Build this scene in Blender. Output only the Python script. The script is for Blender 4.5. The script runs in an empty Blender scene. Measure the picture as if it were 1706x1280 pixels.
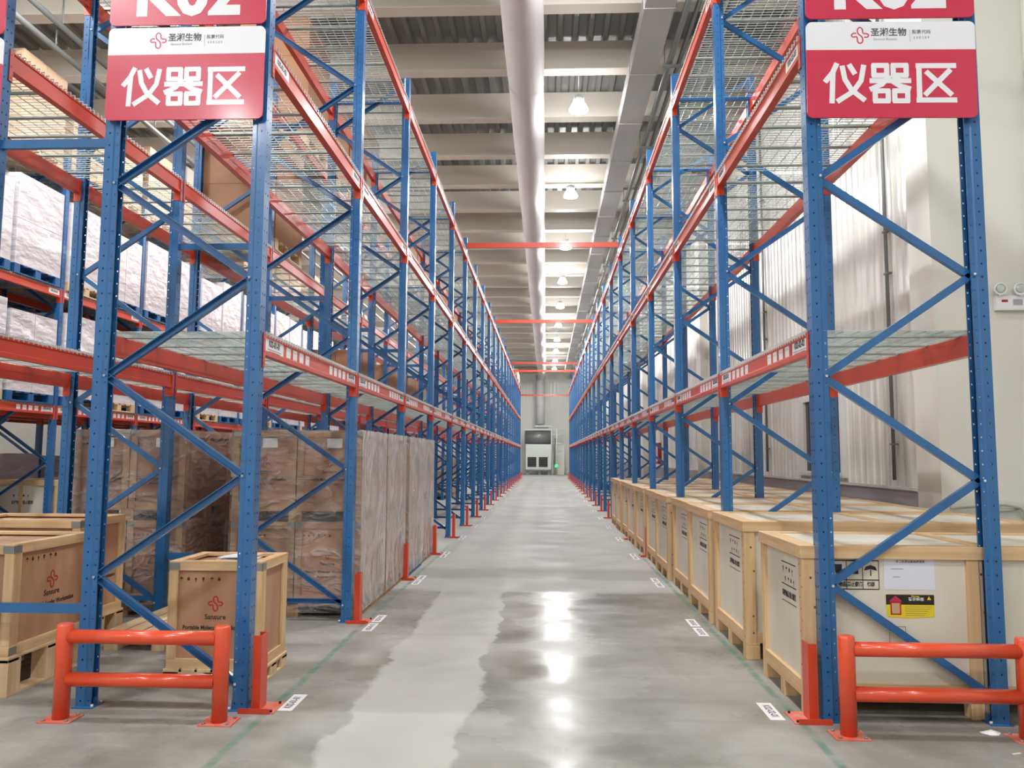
import bpy, math, random
from mathutils import Matrix, Vector
random.seed(7)
S = bpy.context.scene
COL = S.collection
PI = math.pi

# ------------------------------------------------------------------ camera, world, exposure
CAM_H = 1.45
PITCH, YAW, ROLL, FPX = 0.0907, 0.0432, 0.0051, 1324.55
cy, sy, cp, sp = math.cos(YAW), math.sin(YAW), math.cos(PITCH), math.sin(PITCH)
F = Vector((-sy*cp, cy*cp, sp)); R0 = Vector((cy, sy, 0)); U0 = R0.cross(F)
Rv = math.cos(ROLL)*R0 + math.sin(ROLL)*U0; Uv = -math.sin(ROLL)*R0 + math.cos(ROLL)*U0
cam = bpy.data.cameras.new('camera'); camo = bpy.data.objects.new('camera', cam); COL.objects.link(camo)
M = Matrix((Rv, Uv, -F)).transposed().to_4x4(); M.translation = Vector((0, 0, CAM_H)); camo.matrix_world = M
cam.sensor_fit = 'HORIZONTAL'; cam.sensor_width = 36; cam.lens = FPX/1706*36; cam.clip_end = 200
S.camera = camo
w = bpy.data.worlds.new('world'); S.world = w; w.use_nodes = True
w.node_tree.nodes['Background'].inputs[0].default_value = (0.8, 0.85, 0.9, 1)
w.node_tree.nodes['Background'].inputs[1].default_value = 0.05
S.view_settings.view_transform = 'Standard'; S.view_settings.look = 'None'
S.view_settings.gamma = 1; S.view_settings.use_curve_mapping = False
S.view_settings.exposure = 0.5
LAMP_W = 52.0         # watts thrown down by each high bay lamp
ADDED_FILL_W = 195.0        # watts of the point light added in its bowl to lift the ceiling
LAMP_Z = 7.9

# ------------------------------------------------------------------ materials
MATS = {}
def srgb(r, g, b):
    f = lambda c: (c/255/12.92) if c/255 <= 0.04045 else ((c/255+0.055)/1.055)**2.4
    return (f(r), f(g), f(b), 1)
def nmat(name):
    m = bpy.data.materials.new(name); m.use_nodes = True; MATS[name] = m
    nt = m.node_tree; return m, nt, nt.nodes, nt.links, nt.nodes['Principled BSDF']
def mat(name, col, rough=0.5, metal=0.0, noise=None, bump=None, coat=0.0, spec=0.5):
    """noise=(scale xyz, amount, second colour); bump=(scale xyz, strength, distance)"""
    m, nt, N, L, B = nmat(name)
    B.inputs['Base Color'].default_value = col; B.inputs['Roughness'].default_value = rough
    B.inputs['Metallic'].default_value = metal; B.inputs['Coat Weight'].default_value = coat
    B.inputs['Coat Roughness'].default_value = 0.12
    B.inputs['Specular IOR Level'].default_value = spec
    tc = N.new('ShaderNodeTexCoord')
    if noise:
        mp = N.new('ShaderNodeMapping'); L.new(tc.outputs['Object'], mp.inputs[0]); mp.inputs['Scale'].default_value = noise[0]
        nz = N.new('ShaderNodeTexNoise'); nz.inputs['Scale'].default_value = 1; nz.inputs['Detail'].default_value = 5
        L.new(mp.outputs[0], nz.inputs['Vector'])
        r = N.new('ShaderNodeMapRange'); L.new(nz.outputs['Fac'], r.inputs[0]); r.inputs[1].default_value = 0.35; r.inputs[2].default_value = 0.7
        r.inputs[4].default_value = noise[1]
        mx = N.new('ShaderNodeMix'); mx.data_type = 'RGBA'; L.new(r.outputs[0], mx.inputs[0])
        mx.inputs[6].default_value = col; mx.inputs[7].default_value = noise[2]; L.new(mx.outputs[2], B.inputs['Base Color'])
    if bump:
        mp = N.new('ShaderNodeMapping'); L.new(tc.outputs['Object'], mp.inputs[0]); mp.inputs['Scale'].default_value = bump[0]
        nz = N.new('ShaderNodeTexNoise'); nz.inputs['Scale'].default_value = 1; nz.inputs['Detail'].default_value = 3
        L.new(mp.outputs[0], nz.inputs['Vector'])
        b = N.new('ShaderNodeBump'); L.new(nz.outputs['Fac'], b.inputs['Height']); b.inputs['Strength'].default_value = bump[1]; b.inputs['Distance'].default_value = bump[2]
        L.new(b.outputs[0], B.inputs['Normal'])
    return m
blue = mat('blue_paint', srgb(38, 103, 160), 0.3, 0.0, ((6, 6, 2), 0.5, srgb(28, 84, 140)), ((14, 14, 14), 0.12, 0.004), coat=0.5)
orange = mat('orange_paint', srgb(206, 66, 36), 0.36, 0.0, ((3, 8, 8), 0.5, srgb(196, 62, 34)), ((10, 14, 14), 0.12, 0.004), coat=0.25)
guardm = mat('orange_gloss_paint', srgb(226, 80, 44), 0.3, 0.0, ((4, 4, 4), 0.4, srgb(214, 70, 38)), coat=0.5)
plate_o = mat('worn_orange_plate', srgb(220, 90, 62), 0.5, 0.0, ((20, 20, 20), 0.8, srgb(190, 150, 140)))
zinc = mat('galvanised_steel', srgb(204, 214, 210), 0.35, 0.35, ((9, 9, 9), 0.6, srgb(176, 190, 186)))
boltm = mat('zinc_bolt', srgb(230, 232, 235), 0.25, 0.4)
white_lbl = mat('white_sticker', srgb(236, 236, 238), 0.35)
ink = mat('dark_ink', srgb(40, 38, 48), 0.6)
inkb = mat('faded_black_ink', srgb(62, 46, 36), 0.7)
red_ink = mat('red_ink', srgb(170, 50, 42), 0.6)
sign_red = mat('sign_crimson', srgb(203, 56, 84), 0.3, coat=0.2)
sign_white = mat('sign_white', srgb(236, 236, 242), 0.3, coat=0.2)
sign_logo = mat('sign_logo_red', srgb(205, 60, 95), 0.4)
sign_grey = mat('sign_grey_ink', srgb(96, 90, 104), 0.5)
sign_pale = mat('sign_pale_ink', srgb(170, 165, 176), 0.5)
pine = {a: mat('pine_'+a, srgb(222, 190, 146), 0.62, 0, (sc, 0.85, srgb(198, 156, 110)), (sc, 0.15, 0.004))
        for a, sc in (('x', (1.5, 30, 30)), ('y', (30, 1.5, 30)), ('z', (30, 30, 1.5)))}
pale = {a: mat('pale_pine_'+a, srgb(222, 196, 158), 0.62, 0, (sc, 0.8, srgb(200, 164, 118)), (sc, 0.15, 0.004))
        for a, sc in (('x', (1.5, 26, 26)), ('y', (26, 1.5, 26)), ('z', (26, 26, 1.5)))}
knot = mat('wood_knot', srgb(110, 66, 40), 0.7)
panel_white = mat('white_faced_panel', srgb(226, 220, 206), 0.55, 0, ((2, 2, 1), 0.7, srgb(206, 198, 180)))
ply = mat('brown_plywood', srgb(188, 142, 110), 0.55, 0, ((7, 7, 1.2), 0.9, srgb(166, 120, 90)))
ply_far = mat('dark_brown_plywood', srgb(168, 124, 96), 0.55, 0, ((4, 4, 1.2), 0.9, srgb(140, 98, 74)))
carton_t = mat('tan_carton', srgb(206, 176, 142), 0.6, 0, ((1, 1, 3), 0.7, srgb(184, 150, 116)))
carton_b = mat('brown_carton', srgb(176, 128, 94), 0.6, 0, ((1, 1, 3), 0.7, srgb(150, 104, 74)))
white_wrap = mat('white_wrapped_cartons', srgb(224, 222, 226), 0.22, 0, ((3, 3, 8), 0.6, srgb(204, 200, 206)), ((3, 3, 7), 0.8, 0.05), coat=0.4)
pal_blue = mat('blue_plastic', srgb(28, 92, 150), 0.45)
metal_dark = mat('corner_clip_steel', srgb(150, 152, 150), 0.4, 0.6)
paper = mat('paper_sheet', srgb(222, 226, 238), 0.5)
yellow = mat('yellow_label', srgb(232, 208, 40), 0.45)
black = mat('black_label', srgb(36, 30, 26), 0.45)
magenta = mat('magenta_label', srgb(190, 40, 90), 0.5)
duct_m = mat('duct_fabric', srgb(214, 212, 212), 0.7, 0, ((3, .6, 3), 0.5, srgb(190, 184, 190)), ((4, 1.0, 4), 0.25, 0.04))
rect_m = mat('duct_sheet', srgb(176, 174, 172), 0.42, 0.2, ((2, 1, 2), 0.5, srgb(156, 154, 152)))
pipe_m = mat('pipe_grey', srgb(120, 124, 124), 0.35, 0.3)
beam_m = mat('roof_steel_paint', srgb(212, 205, 194), 0.6, 0, ((.5, .5, .5), 0.5, srgb(196, 188, 176)))
deck_m = mat('roof_deck_steel', srgb(150, 152, 150), 0.5, 0.3, ((1, .3, 1), 0.8, srgb(110, 112, 110)))
plaster = mat('white_plaster', srgb(228, 227, 219), 0.5, 0, ((.6, .6, .4), 0.5, srgb(214, 212, 202)))
curb = mat('grey_plinth', srgb(186, 182, 190), 0.6, 0, ((1, 1, 3), 0.8, srgb(160, 154, 158)))
sealant = mat('white_sealant', srgb(238, 238, 236), 0.6, bump=((9, 9, 9), 1, 0.03))
frame_w = mat('window_frame_white', srgb(226, 226, 224), 0.4)
dark_in = mat('dark_glass', srgb(44, 38, 34), 0.15)
unit_m = mat('unit_enamel', srgb(214, 220, 212), 0.45)
drum_m = mat('dark_drum_steel', srgb(128, 130, 130), 0.4, 0.3)
blackm = mat('black_grille', srgb(14, 16, 16), 0.5)
fix_m = mat('lamp_housing', srgb(190, 192, 192), 0.4, 0.1)
cable_m = mat('cable_white', srgb(200, 198, 190), 0.5)
redbox = mat('red_enamel', srgb(180, 30, 34), 0.4)
def emis(name, col, st):
    m, nt, N, L, B = nmat(name); B.inputs['Base Color'].default_value = col
    B.inputs['Emission Color'].default_value = col; B.inputs['Emission Strength'].default_value = st; return m
lens_m = emis('lamp_lens', (1, .98, .94, 1), 14)
green_m = emis('green_led', (0.02, 1, 0.12, 1), 3)
# stretch film: clear plastic with thin white haze and bright creases
def film_mat(name, lo, hi, sc, bd):
    m, nt, N, L, B = nmat(name)
    B.inputs['Base Color'].default_value = (0.82, 0.8, 0.8, 1); B.inputs['Roughness'].default_value = 0.1; B.inputs['Specular IOR Level'].default_value = 1.0
    tc = N.new('ShaderNodeTexCoord'); mp = N.new('ShaderNodeMapping'); L.new(tc.outputs['Object'], mp.inputs[0]); mp.inputs['Scale'].default_value = sc
    nz = N.new('ShaderNodeTexNoise'); nz.inputs['Scale'].default_value = 1; nz.inputs['Detail'].default_value = 3; nz.inputs['Distortion'].default_value = 1.2; L.new(mp.outputs[0], nz.inputs['Vector'])
    bp = N.new('ShaderNodeBump'); bp.inputs['Strength'].default_value = 0.9; bp.inputs['Distance'].default_value = bd; L.new(nz.outputs['Fac'], bp.inputs['Height']); L.new(bp.outputs[0], B.inputs['Normal'])
    tr = N.new('ShaderNodeBsdfTransparent'); ms = N.new('ShaderNodeMixShader'); mr = N.new('ShaderNodeMapRange')
    L.new(nz.outputs['Fac'], mr.inputs[0]); mr.inputs[1].default_value = 0.4; mr.inputs[2].default_value = 0.8; mr.inputs[3].default_value = lo; mr.inputs[4].default_value = hi
    L.new(mr.outputs[0], ms.inputs[0]); L.new(tr.outputs[0], ms.inputs[1]); L.new(B.outputs[0], ms.inputs[2]); L.new(ms.outputs[0], N['Material Output'].inputs[0]); return m
film = film_mat('stretch_film', .14, .45, (4.5, 4.5, 10), .16); film_side = film_mat('stretch_film_painted_sheen', .5, .88, (2, 3.2, 2.0), .07)  # aisle face is whiter: a glancing reflection put into the film colour

# concrete floor
def floor_material():
    m, nt, N, L, B = nmat('polished_concrete')
    tc = N.new('ShaderNodeTexCoord'); sep = N.new('ShaderNodeSeparateXYZ'); L.new(tc.outputs['Object'], sep.inputs[0])
    X, Y = sep.outputs[0], sep.outputs[1]
    def noise(scale, det=5, mscale=(1, 1, 1), rough=.55):
        mp = N.new('ShaderNodeMapping'); L.new(tc.outputs['Object'], mp.inputs[0]); mp.inputs['Scale'].default_value = mscale
        n = N.new('ShaderNodeTexNoise'); n.inputs['Scale'].default_value = scale; n.inputs['Detail'].default_value = det; n.inputs['Roughness'].default_value = rough
        L.new(mp.outputs[0], n.inputs['Vector']); return n.outputs['Fac']
    def mth(op, a, b=None, c=None):
        n = N.new('ShaderNodeMath'); n.operation = op
        for i, v in enumerate((a, b, c)):
            if v is None: continue
            if isinstance(v, (int, float)): n.inputs[i].default_value = v
            else: L.new(v, n.inputs[i])
        return n.outputs[0]
    def smooth(v, a, b):
        n = N.new('ShaderNodeMapRange'); n.interpolation_type = 'SMOOTHSTEP'; L.new(v, n.inputs[0]); n.inputs[1].default_value = a; n.inputs[2].default_value = b; return n.outputs[0]
    def mixc(f, a, b):
        n = N.new('ShaderNodeMix'); n.data_type = 'RGBA'; L.new(f, n.inputs[0])
        for i, v in ((6, a), (7, b)):
            if isinstance(v, tuple): n.inputs[i].default_value = v
            else: L.new(v, n.inputs[i])
        return n.outputs[2]
    big = noise(0.7, 6); mid = noise(3.0, 6); streak = noise(1.2, 5, (1, .25, 1)); cross = noise(2.0, 5, (.3, 2.2, 1))
    c = mixc(smooth(big, .38, .64), srgb(158, 155, 149), srgb(124, 121, 113))
    c = mixc(mth('MULTIPLY', smooth(mid, .35, .8), .35), c, srgb(184, 182, 176))
    c = mixc(mth('MULTIPLY', smooth(cross, .5, .78), .4), c, srgb(124, 120, 112))
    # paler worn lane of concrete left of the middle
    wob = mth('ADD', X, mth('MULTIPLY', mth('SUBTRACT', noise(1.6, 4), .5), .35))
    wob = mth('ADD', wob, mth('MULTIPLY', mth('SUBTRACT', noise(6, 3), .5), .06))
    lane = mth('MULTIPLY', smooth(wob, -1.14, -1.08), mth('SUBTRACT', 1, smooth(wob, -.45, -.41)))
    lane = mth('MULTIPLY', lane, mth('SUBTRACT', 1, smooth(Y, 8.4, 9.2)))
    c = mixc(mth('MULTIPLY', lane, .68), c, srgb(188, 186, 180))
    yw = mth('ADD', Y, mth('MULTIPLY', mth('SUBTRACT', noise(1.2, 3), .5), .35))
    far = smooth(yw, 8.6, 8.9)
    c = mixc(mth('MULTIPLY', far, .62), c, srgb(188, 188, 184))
    band = mth('MULTIPLY', smooth(yw, 9.5, 9.7), mth('SUBTRACT', 1, smooth(yw, 10.3, 10.6)))
    c = mixc(mth('MULTIPLY', band, .5), c, srgb(140, 137, 130))
    # saw-cut joints every 6 m
    fr = mth('ABSOLUTE', mth('SUBTRACT', mth('FRACT', mth('DIVIDE', mth('SUBTRACT', Y, 3.6), 6.0)), .5))
    jn = mth('SUBTRACT', 1, smooth(fr, .0, .0014))
    c = mixc(mth('MULTIPLY', jn, .5), c, srgb(96, 92, 86))
    # worn green lane lines
    wear = smooth(noise(7, 5), .36, .6)
    for x0 in (-1.575, 1.40):
        d = mth('ABSOLUTE', mth('SUBTRACT', mth('ADD', X, mth('MULTIPLY', mth('SUBTRACT', noise(.8, 2), .5), .06)), x0))
        ln = mth('MULTIPLY', mth('SUBTRACT', 1, smooth(d, .010, .034)), mth('ADD', mth('MULTIPLY', wear, .5), .15))
        c = mixc(mth('MULTIPLY', ln, mth('SUBTRACT', 1, smooth(Y, 9, 16))), c, srgb(70, 126, 104))
    L.new(c, B.inputs['Base Color'])
    r = N.new('ShaderNodeMapRange'); L.new(noise(1.5, 4, (.7, 1, 1)), r.inputs[0]); r.inputs[1].default_value = .38; r.inputs[2].default_value = .62; r.inputs[3].default_value = .12; r.inputs[4].default_value = .34
    L.new(mth('ADD', mth('ADD', r.outputs[0], mth('MULTIPLY', far, .34)), mth('MULTIPLY', lane, .16)), B.inputs['Roughness'])
    bp = N.new('ShaderNodeBump'); bp.inputs['Strength'].default_value = .07; bp.inputs['Distance'].default_value = .02
    L.new(noise(2.2, 3), bp.inputs['Height']); L.new(bp.outputs[0], B.inputs['Normal'])
    B.inputs['Specular IOR Level'].default_value = .025
    return m
floor_m = floor_material()
# ribbed wall panel with dirt streaks (dirt gathers in runs down the ribs)
def wall_material():
    m, nt, N, L, B = nmat('ribbed_wall_panel')
    tc = N.new('ShaderNodeTexCoord')
    def noise(sc, det=5):
        mp = N.new('ShaderNodeMapping'); L.new(tc.outputs['Object'], mp.inputs[0]); mp.inputs['Scale'].default_value = sc
        n = N.new('ShaderNodeTexNoise'); n.inputs['Scale'].default_value = 1; n.inputs['Detail'].default_value = det; L.new(mp.outputs[0], n.inputs['Vector']); return n.outputs['Fac']
    a, b = noise((1, 7, .45)), noise((1, .6, .5))
    m1 = N.new('ShaderNodeMath'); m1.operation = 'MULTIPLY'; L.new(a, m1.inputs[0]); L.new(b, m1.inputs[1])
    r = N.new('ShaderNodeMapRange'); L.new(m1.outputs[0], r.inputs[0]); r.inputs[1].default_value = .22; r.inputs[2].default_value = .42; r.inputs[4].default_value = .75
    mx = N.new('ShaderNodeMix'); mx.data_type = 'RGBA'; L.new(r.outputs[0], mx.inputs[0]); mx.inputs[6].default_value = srgb(228, 228, 220); mx.inputs[7].default_value = srgb(150, 147, 138)
    L.new(mx.outputs[2], B.inputs['Base Color']); B.inputs['Roughness'].default_value = .28; B.inputs['Coat Weight'].default_value = .3; B.inputs['Coat Roughness'].default_value = .15
    return m
wall_m = wall_material()

# ------------------------------------------------------------------ mesh building
class MB:
    def __init__(s): s.v = []; s.f = []; s.m = []; s.mats = []; s.sm = []
    def mi(s, m):
        if m not in s.mats: s.mats.append(m)
        return s.mats.index(m)
    def quad(s, pts, m, smooth=False):
        b = len(s.v); s.v += [tuple(p) for p in pts]; s.f.append(tuple(range(b, b+len(pts)))); s.m.append(s.mi(m)); s.sm.append(smooth)
    def box(s, x0, x1, y0, y1, z0, z1, m):
        b = len(s.v); i = s.mi(m)
        s.v += [(x, y, z) for x in (x0, x1) for y in (y0, y1) for z in (z0, z1)]
        for f in ((0, 1, 3, 2), (4, 6, 7, 5), (0, 4, 5, 1), (2, 3, 7, 6), (0, 2, 6, 4), (1, 5, 7, 3)):
            s.f.append(tuple(b+k for k in f)); s.m.append(i); s.sm.append(False)
    def bar(s, p, q, w, h, m, up=(0, 0, 1)):
        p, q = Vector(p), Vector(q); d = (q-p).normalized(); a = d.cross(Vector(up)).normalized()*w/2; c = d.cross(a).normalized()*h/2
        b = len(s.v); i = s.mi(m)
        for e in (p, q): s.v += [tuple(e+a*sx+c*sy) for sx, sy in ((-1, -1), (1, -1), (1, 1), (-1, 1))]
        for f in ((0, 1, 5, 4), (1, 2, 6, 5), (2, 3, 7, 6), (3, 0, 4, 7), (3, 2, 1, 0), (4, 5, 6, 7)):
            s.f.append(tuple(b+k for k in f)); s.m.append(i); s.sm.append(False)
    def channel(s, p, q, w, h, m, up, t=.004):
        p, q = Vector(p), Vector(q); d = (q-p).normalized(); u = Vector(up); a = d.cross(u).normalized(); u = a.cross(d).normalized()
        for off, ww, hh in ((Vector((0, 0, 0)), w, t), (a*(w/2-t/2)+u*h/2, t, h), (-a*(w/2-t/2)+u*h/2, t, h)):
            s.bar(p+off, q+off, ww, hh, m, u)
    def tube(s, pts, r, m, n=12, cap=True):
        pts = [Vector(p) for p in pts]; i = s.mi(m); base = len(s.v); ref = None
        for k, p in enumerate(pts):
            d = (pts[min(k+1, len(pts)-1)]-pts[max(k-1, 0)]).normalized()
            ref = (Vector((0, 0, 1)) if abs(d.z) < .9 else Vector((1, 0, 0))) if ref is None else ref
            a = d.cross(ref).normalized(); c = a.cross(d)
            rr = r[k] if isinstance(r, (list, tuple)) else r
            s.v += [tuple(p+(a*math.cos(2*PI*j/n)+c*math.sin(2*PI*j/n))*rr) for j in range(n)]
        for k in range(len(pts)-1):
            for j in range(n):
                o = base+k*n; s.f.append((o+j, o+(j+1) % n, o+n+(j+1) % n, o+n+j)); s.m.append(i); s.sm.append(True)
        if cap:
            for o, rev in ((base, True), (base+(len(pts)-1)*n, False)):
                f = [o+j for j in range(n)]; s.f.append(tuple(f[::-1] if rev else f)); s.m.append(i); s.sm.append(False)
    def extrude(s, prof, axis, a0, a1, m):
        """closed 2-D profile swept along an axis: 'x' -> prof=(y,z), 'y' -> (x,z)"""
        b = len(s.v); n = len(prof); i = s.mi(m)
        for a in (a0, a1): s.v += [((a, p, q) if axis == 'x' else (p, a, q)) for p, q in prof]
        for k in range(n): s.f.append((b+k, b+(k+1) % n, b+n+(k+1) % n, b+n+k)); s.m.append(i); s.sm.append(False)
        s.f.append(tuple(b+k for k in range(n))[::-1]); s.f.append(tuple(b+n+k for k in range(n))); s.m += [i, i]; s.sm += [False]*2
    def mesh_in(s, me, mx, m):
        b = len(s.v); i = s.mi(m); s.v += [tuple(mx @ v.co) for v in me.vertices]
        for p in me.polygons: s.f.append(tuple(b+k for k in p.vertices)); s.m.append(i); s.sm.append(False)
    def merge(s, o, mx=None):
        b = len(s.v); s.v += [tuple(mx @ Vector(v)) for v in o.v] if mx else o.v
        for f, k, q in zip(o.f, o.m, o.sm): s.f.append(tuple(b+j for j in f)); s.m.append(s.mi(o.mats[k])); s.sm.append(q)
    def data(s, name):
        me = bpy.data.meshes.new(name); me.from_pydata(s.v, [], s.f)
        for m in s.mats: me.materials.append(m)
        me.polygons.foreach_set('material_index', s.m); me.polygons.foreach_set('use_smooth', s.sm); me.update(); return me
    def build(s, name, parent=None, bev=0, **k):
        return link(name, s.data(name), parent, bev=bev, **k)
def link(name, me, parent=None, loc=(0, 0, 0), rz=0, bev=0):
    o = bpy.data.objects.new(name, me); COL.objects.link(o); o.location = loc; o.rotation_euler = (0, 0, rz)
    if parent: o.parent = parent
    if bev:
        b = o.modifiers.new('bevel', 'BEVEL'); b.width = bev; b.segments = 2; b.limit_method = 'ANGLE'
    return o
def tag(o, label=None, cat=None, group=None, kind=None):
    if label: o['label'] = label
    if cat: o['category'] = cat
    if group: o['group'] = group
    if kind: o['kind'] = kind
    return o
def empty(name, loc=(0, 0, 0), rz=0):
    o = bpy.data.objects.new(name, None); COL.objects.link(o); o.location = loc; o.rotation_euler = (0, 0, rz); o.empty_display_size = .1; return o
def copy_tree(o, loc=None, rz=None, parent=None):
    c = o.copy(); COL.objects.link(c); c.parent = parent
    if loc is not None: c.location = loc
    if rz is not None: c.rotation_euler = (0, 0, rz)
    for ch in o.children: copy_tree(ch, parent=c)
    return c
class Proto:
    """first use takes the built thing itself, later uses copy it"""
    def __init__(s, o): s.o = o; s.used = False
    def put(s, loc, rz=0):
        if s.used: return copy_tree(s.o, loc, rz)
        s.used = True; s.o.location = loc; s.o.rotation_euler = (0, 0, rz); return s.o
_dg = {}
def text_me(body, size, bold=0.0, ext=0.0005, align='CENTER'):
    key = (body, size, bold, ext, align)
    if key in _dg: return _dg[key]
    c = bpy.data.curves.new('lettering', 'FONT'); c.body = body; c.size = size; c.offset = bold; c.extrude = ext; c.align_x = align; c.align_y = 'CENTER'; c.resolution_u = 3
    o = bpy.data.objects.new('lettering', c); COL.objects.link(o); bpy.context.view_layer.update()
    me = bpy.data.meshes.new_from_object(o.evaluated_get(bpy.context.evaluated_depsgraph_get()))
    COL.objects.unlink(o); bpy.data.objects.remove(o); _dg[key] = me; return me
RX = Matrix.Rotation(PI/2, 4, 'X')                       # lettering that faces -Y
def MX(x, y, z, rz=0, sx=1, sz=1): return Matrix.Translation((x, y, z)) @ Matrix.Rotation(rz, 4, 'Z') @ RX @ Matrix.Diagonal((sx, sz, 1, 1))
def text(mb, body, x, y, z, size, m, bold=0, rz=0, sx=1, align='CENTER'): mb.mesh_in(text_me(body, size, bold, .0005, align), MX(x, y, z, rz, sx), m)
ORD = ['first', 'second', 'third', 'fourth', 'fifth', 'sixth', 'seventh', 'eighth', 'ninth', 'tenth', 'eleventh', 'twelfth', 'thirteenth', 'fourteenth',
       'fifteenth', 'sixteenth', 'seventeenth', 'eighteenth', 'nineteenth', 'twentieth', 'twenty-first', 'twenty-second', 'twenty-third', 'twenty-fourth', 'twenty-fifth', 'twenty-sixth', 'twenty-seventh', 'twenty-eighth', 'twenty-ninth', 'thirtieth']

# ------------------------------------------------------------------ layout (metres; aisle runs along +Y)
Y0, P, PW = 4.6, 2.415, 0.09
LB = P-PW
ZT = (2.178, 3.99, 5.80); TOP = 6.13
XA, XR_, XB, XC, XD = -1.70, 1.53, -4.38, -7.53, -10.3
WX = 4.05                                                # inner face of right wall
ZDECK, ZBEAM = 8.93, 8.35
YB, YF, XW = 66.5, -9.0, -14.0

# ------------------------------------------------------------------ the setting
b = MB(); b.quad([(XW, YF, 0), (6.5, YF, 0), (6.5, YB+.2, 0), (XW, YB+.2, 0)], floor_m); b.box(XW, 6.5, YF, YB+.2, -.2, -.001, floor_m)
tag(b.build('floor'), kind='structure')
b = MB(); x = XW; prof = []
while x < 6.5: prof += [(x, ZDECK+.07), (x+.13, ZDECK+.07), (x+.16, ZDECK), (x+.24, ZDECK)]; x += .27
for p, q in zip(prof, prof[1:]): b.quad([(p[0], YF, p[1]), (p[0], YB, p[1]), (q[0], YB, q[1]), (q[0], YF, q[1])], deck_m)
b.box(XW, 6.5, YF, YB, ZDECK+.08, ZDECK+.2, deck_m)
ceiling = tag(b.build('ceiling'), kind='structure')
bm_ = MB(); h = ZDECK-ZBEAM
bm_.extrude([(0, 0), (.27, 0), (.27, .015), (.142, .015), (.142, h), (.128, h), (.128, .015), (0, .015)], 'x', XW, 6.4, beam_m)
bme = bm_.data('roof_beam')
for k in range(-9, 27): link('roof_beam', bme, ceiling, (0, 11.62+2.03*k, ZBEAM))
# right wall: ribbed cladding above a plastered plinth, two piers
b = MB(); prof = []; y = 8.5
while y < YB: prof += [(WX, y), (WX, y+.13), (WX-.016, y+.145), (WX-.016, y+.185), (WX, y+.2)]; y += .2
for p, q in zip(prof, prof[1:]): b.quad([(p[0], p[1], 1.12), (p[0], p[1], ZDECK), (q[0], q[1], ZDECK), (q[0], q[1], 1.12)], wall_m)
b.box(WX+.005, WX+.25, 8.5, YB, 1.12, ZDECK, wall_m)
wall_right = tag(b.build('wall_right'), kind='structure')
b = MB(); b.box(WX-.03, WX+.25, 8.5, YB, 0, 1.10, curb); b.box(6.4, 6.5, YF, 8.0, 0, ZDECK, plaster); b.build('plinth', wall_right)
b = MB(); b.box(WX-.045, WX, 8.4, YB, 1.095, 1.13, sealant); b.build('sealant_bead', wall_right)
for n, yy in enumerate((8.0, 20.0, 32.0, 44.0, 56.0)):
    b = MB(); b.box(3.86, 6.4, yy, yy+.5, 0, ZDECK, plaster)
    if n == 0: b.tube([(4.93, yy-.09, 0), (4.93, yy-.09, ZDECK)], .11, plaster, 16, False)
    tag(b.build('trim_%d' % (n+1)), kind='structure')
b = MB(); b.box(XW-.2, 6.5, YB, YB+.2, 0, ZDECK, plaster)
for k in range(60): b.box(XW+.3*k, XW+.3*k+.02, YB-.008, YB, 3.9, ZDECK, wall_m)
tag(b.build('wall_back'), kind='structure')
b = MB(); b.box(XW-.2, 6.5, YF-.2, YF, 0, ZDECK, plaster); tag(b.build('wall_front'), kind='structure')
b = MB(); b.box(XW-.2, XW, YF, YB, 0, ZDECK, plaster); tag(b.build('wall_left'), kind='structure')
# window in the right wall
wroot = tag(empty('window_1', (WX, 11.75, 1.2)), kind='structure')
b = MB()
for a in ((-.82, 1.1, -.02, .05), (-.82, 1.1, 1.1, 1.17), (-.82, -.75, .05, 1.1), (.75, 1.1, .05, 1.1), (-.03, .03, .05, 1.1)): b.box(-.07, -.001, a[0], a[1], a[2], a[3], frame_w)
b.build('window_frame', wroot)
b = MB(); b.box(-.03, -.02, -.75, .75, .05, 1.1, dark_in); b.build('window_pane', wroot)
# columns of the building, between the two far racks on the left
for n, yy in enumerate((18.2, 30.2, 42.2, 54.2)):
    b = MB(); b.box(-9.15, -8.62, yy, yy+.55, 0, ZBEAM, plaster); tag(b.build('trim_%d' % (n+6)), kind='structure')

# ------------------------------------------------------------------ lamps
hous = MB(); hous.tube([(0, 0, .17), (0, 0, .18), (0, 0, .26), (0, 0, .27)], [.08, .09, .09, .04], fix_m, 24)
for k in range(12):
    a = k*PI/6; hous.bar((.08*math.cos(a), .08*math.sin(a), .22), (.11*math.cos(a), .11*math.sin(a), .22), .008, .08, fix_m)
lens = MB(); lens.tube([(0, 0, .17), (0, 0, .15), (0, 0, .08), (0, 0, 0), (0, 0, -.02), (0, 0, -.05)], [.08, .10, .14, .18, .175, .09], lens_m, 28)
rod = MB(); rod.tube([(0, 0, .34), (0, 0, ZDECK-LAMP_Z-.02)], .008, fix_m, 6)
t = empty('high_bay_lamp'); hous.build('housing', t); lens.build('lens', t); rod.build('hanging_rod', t)
lampP = Proto(t)
ld = bpy.data.lights.new('lamp_light', 'AREA'); ld.shape = 'DISK'; ld.size = .28; ld.energy = LAMP_W; ld.color = (.985, .995, 1); ld.spread = PI
lu = bpy.data.lights.new('added_ceiling_fill', 'POINT'); lu.shadow_soft_size = .19; lu.energy = ADDED_FILL_W; lu.color = (.99, .995, 1)
def lamp(x, y, label):
    t = lampP.put((x, y, LAMP_Z)); tag(t, label, 'lamp', 'high bay lamps under the roof')
    o = bpy.data.objects.new('lamp_light', ld); COL.objects.link(o); o.parent = t; o.location = (0, 0, -.07)
    o = bpy.data.objects.new('added_ceiling_fill', lu); COL.objects.link(o); o.parent = t; o.location = (0, 0, .05)
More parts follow.
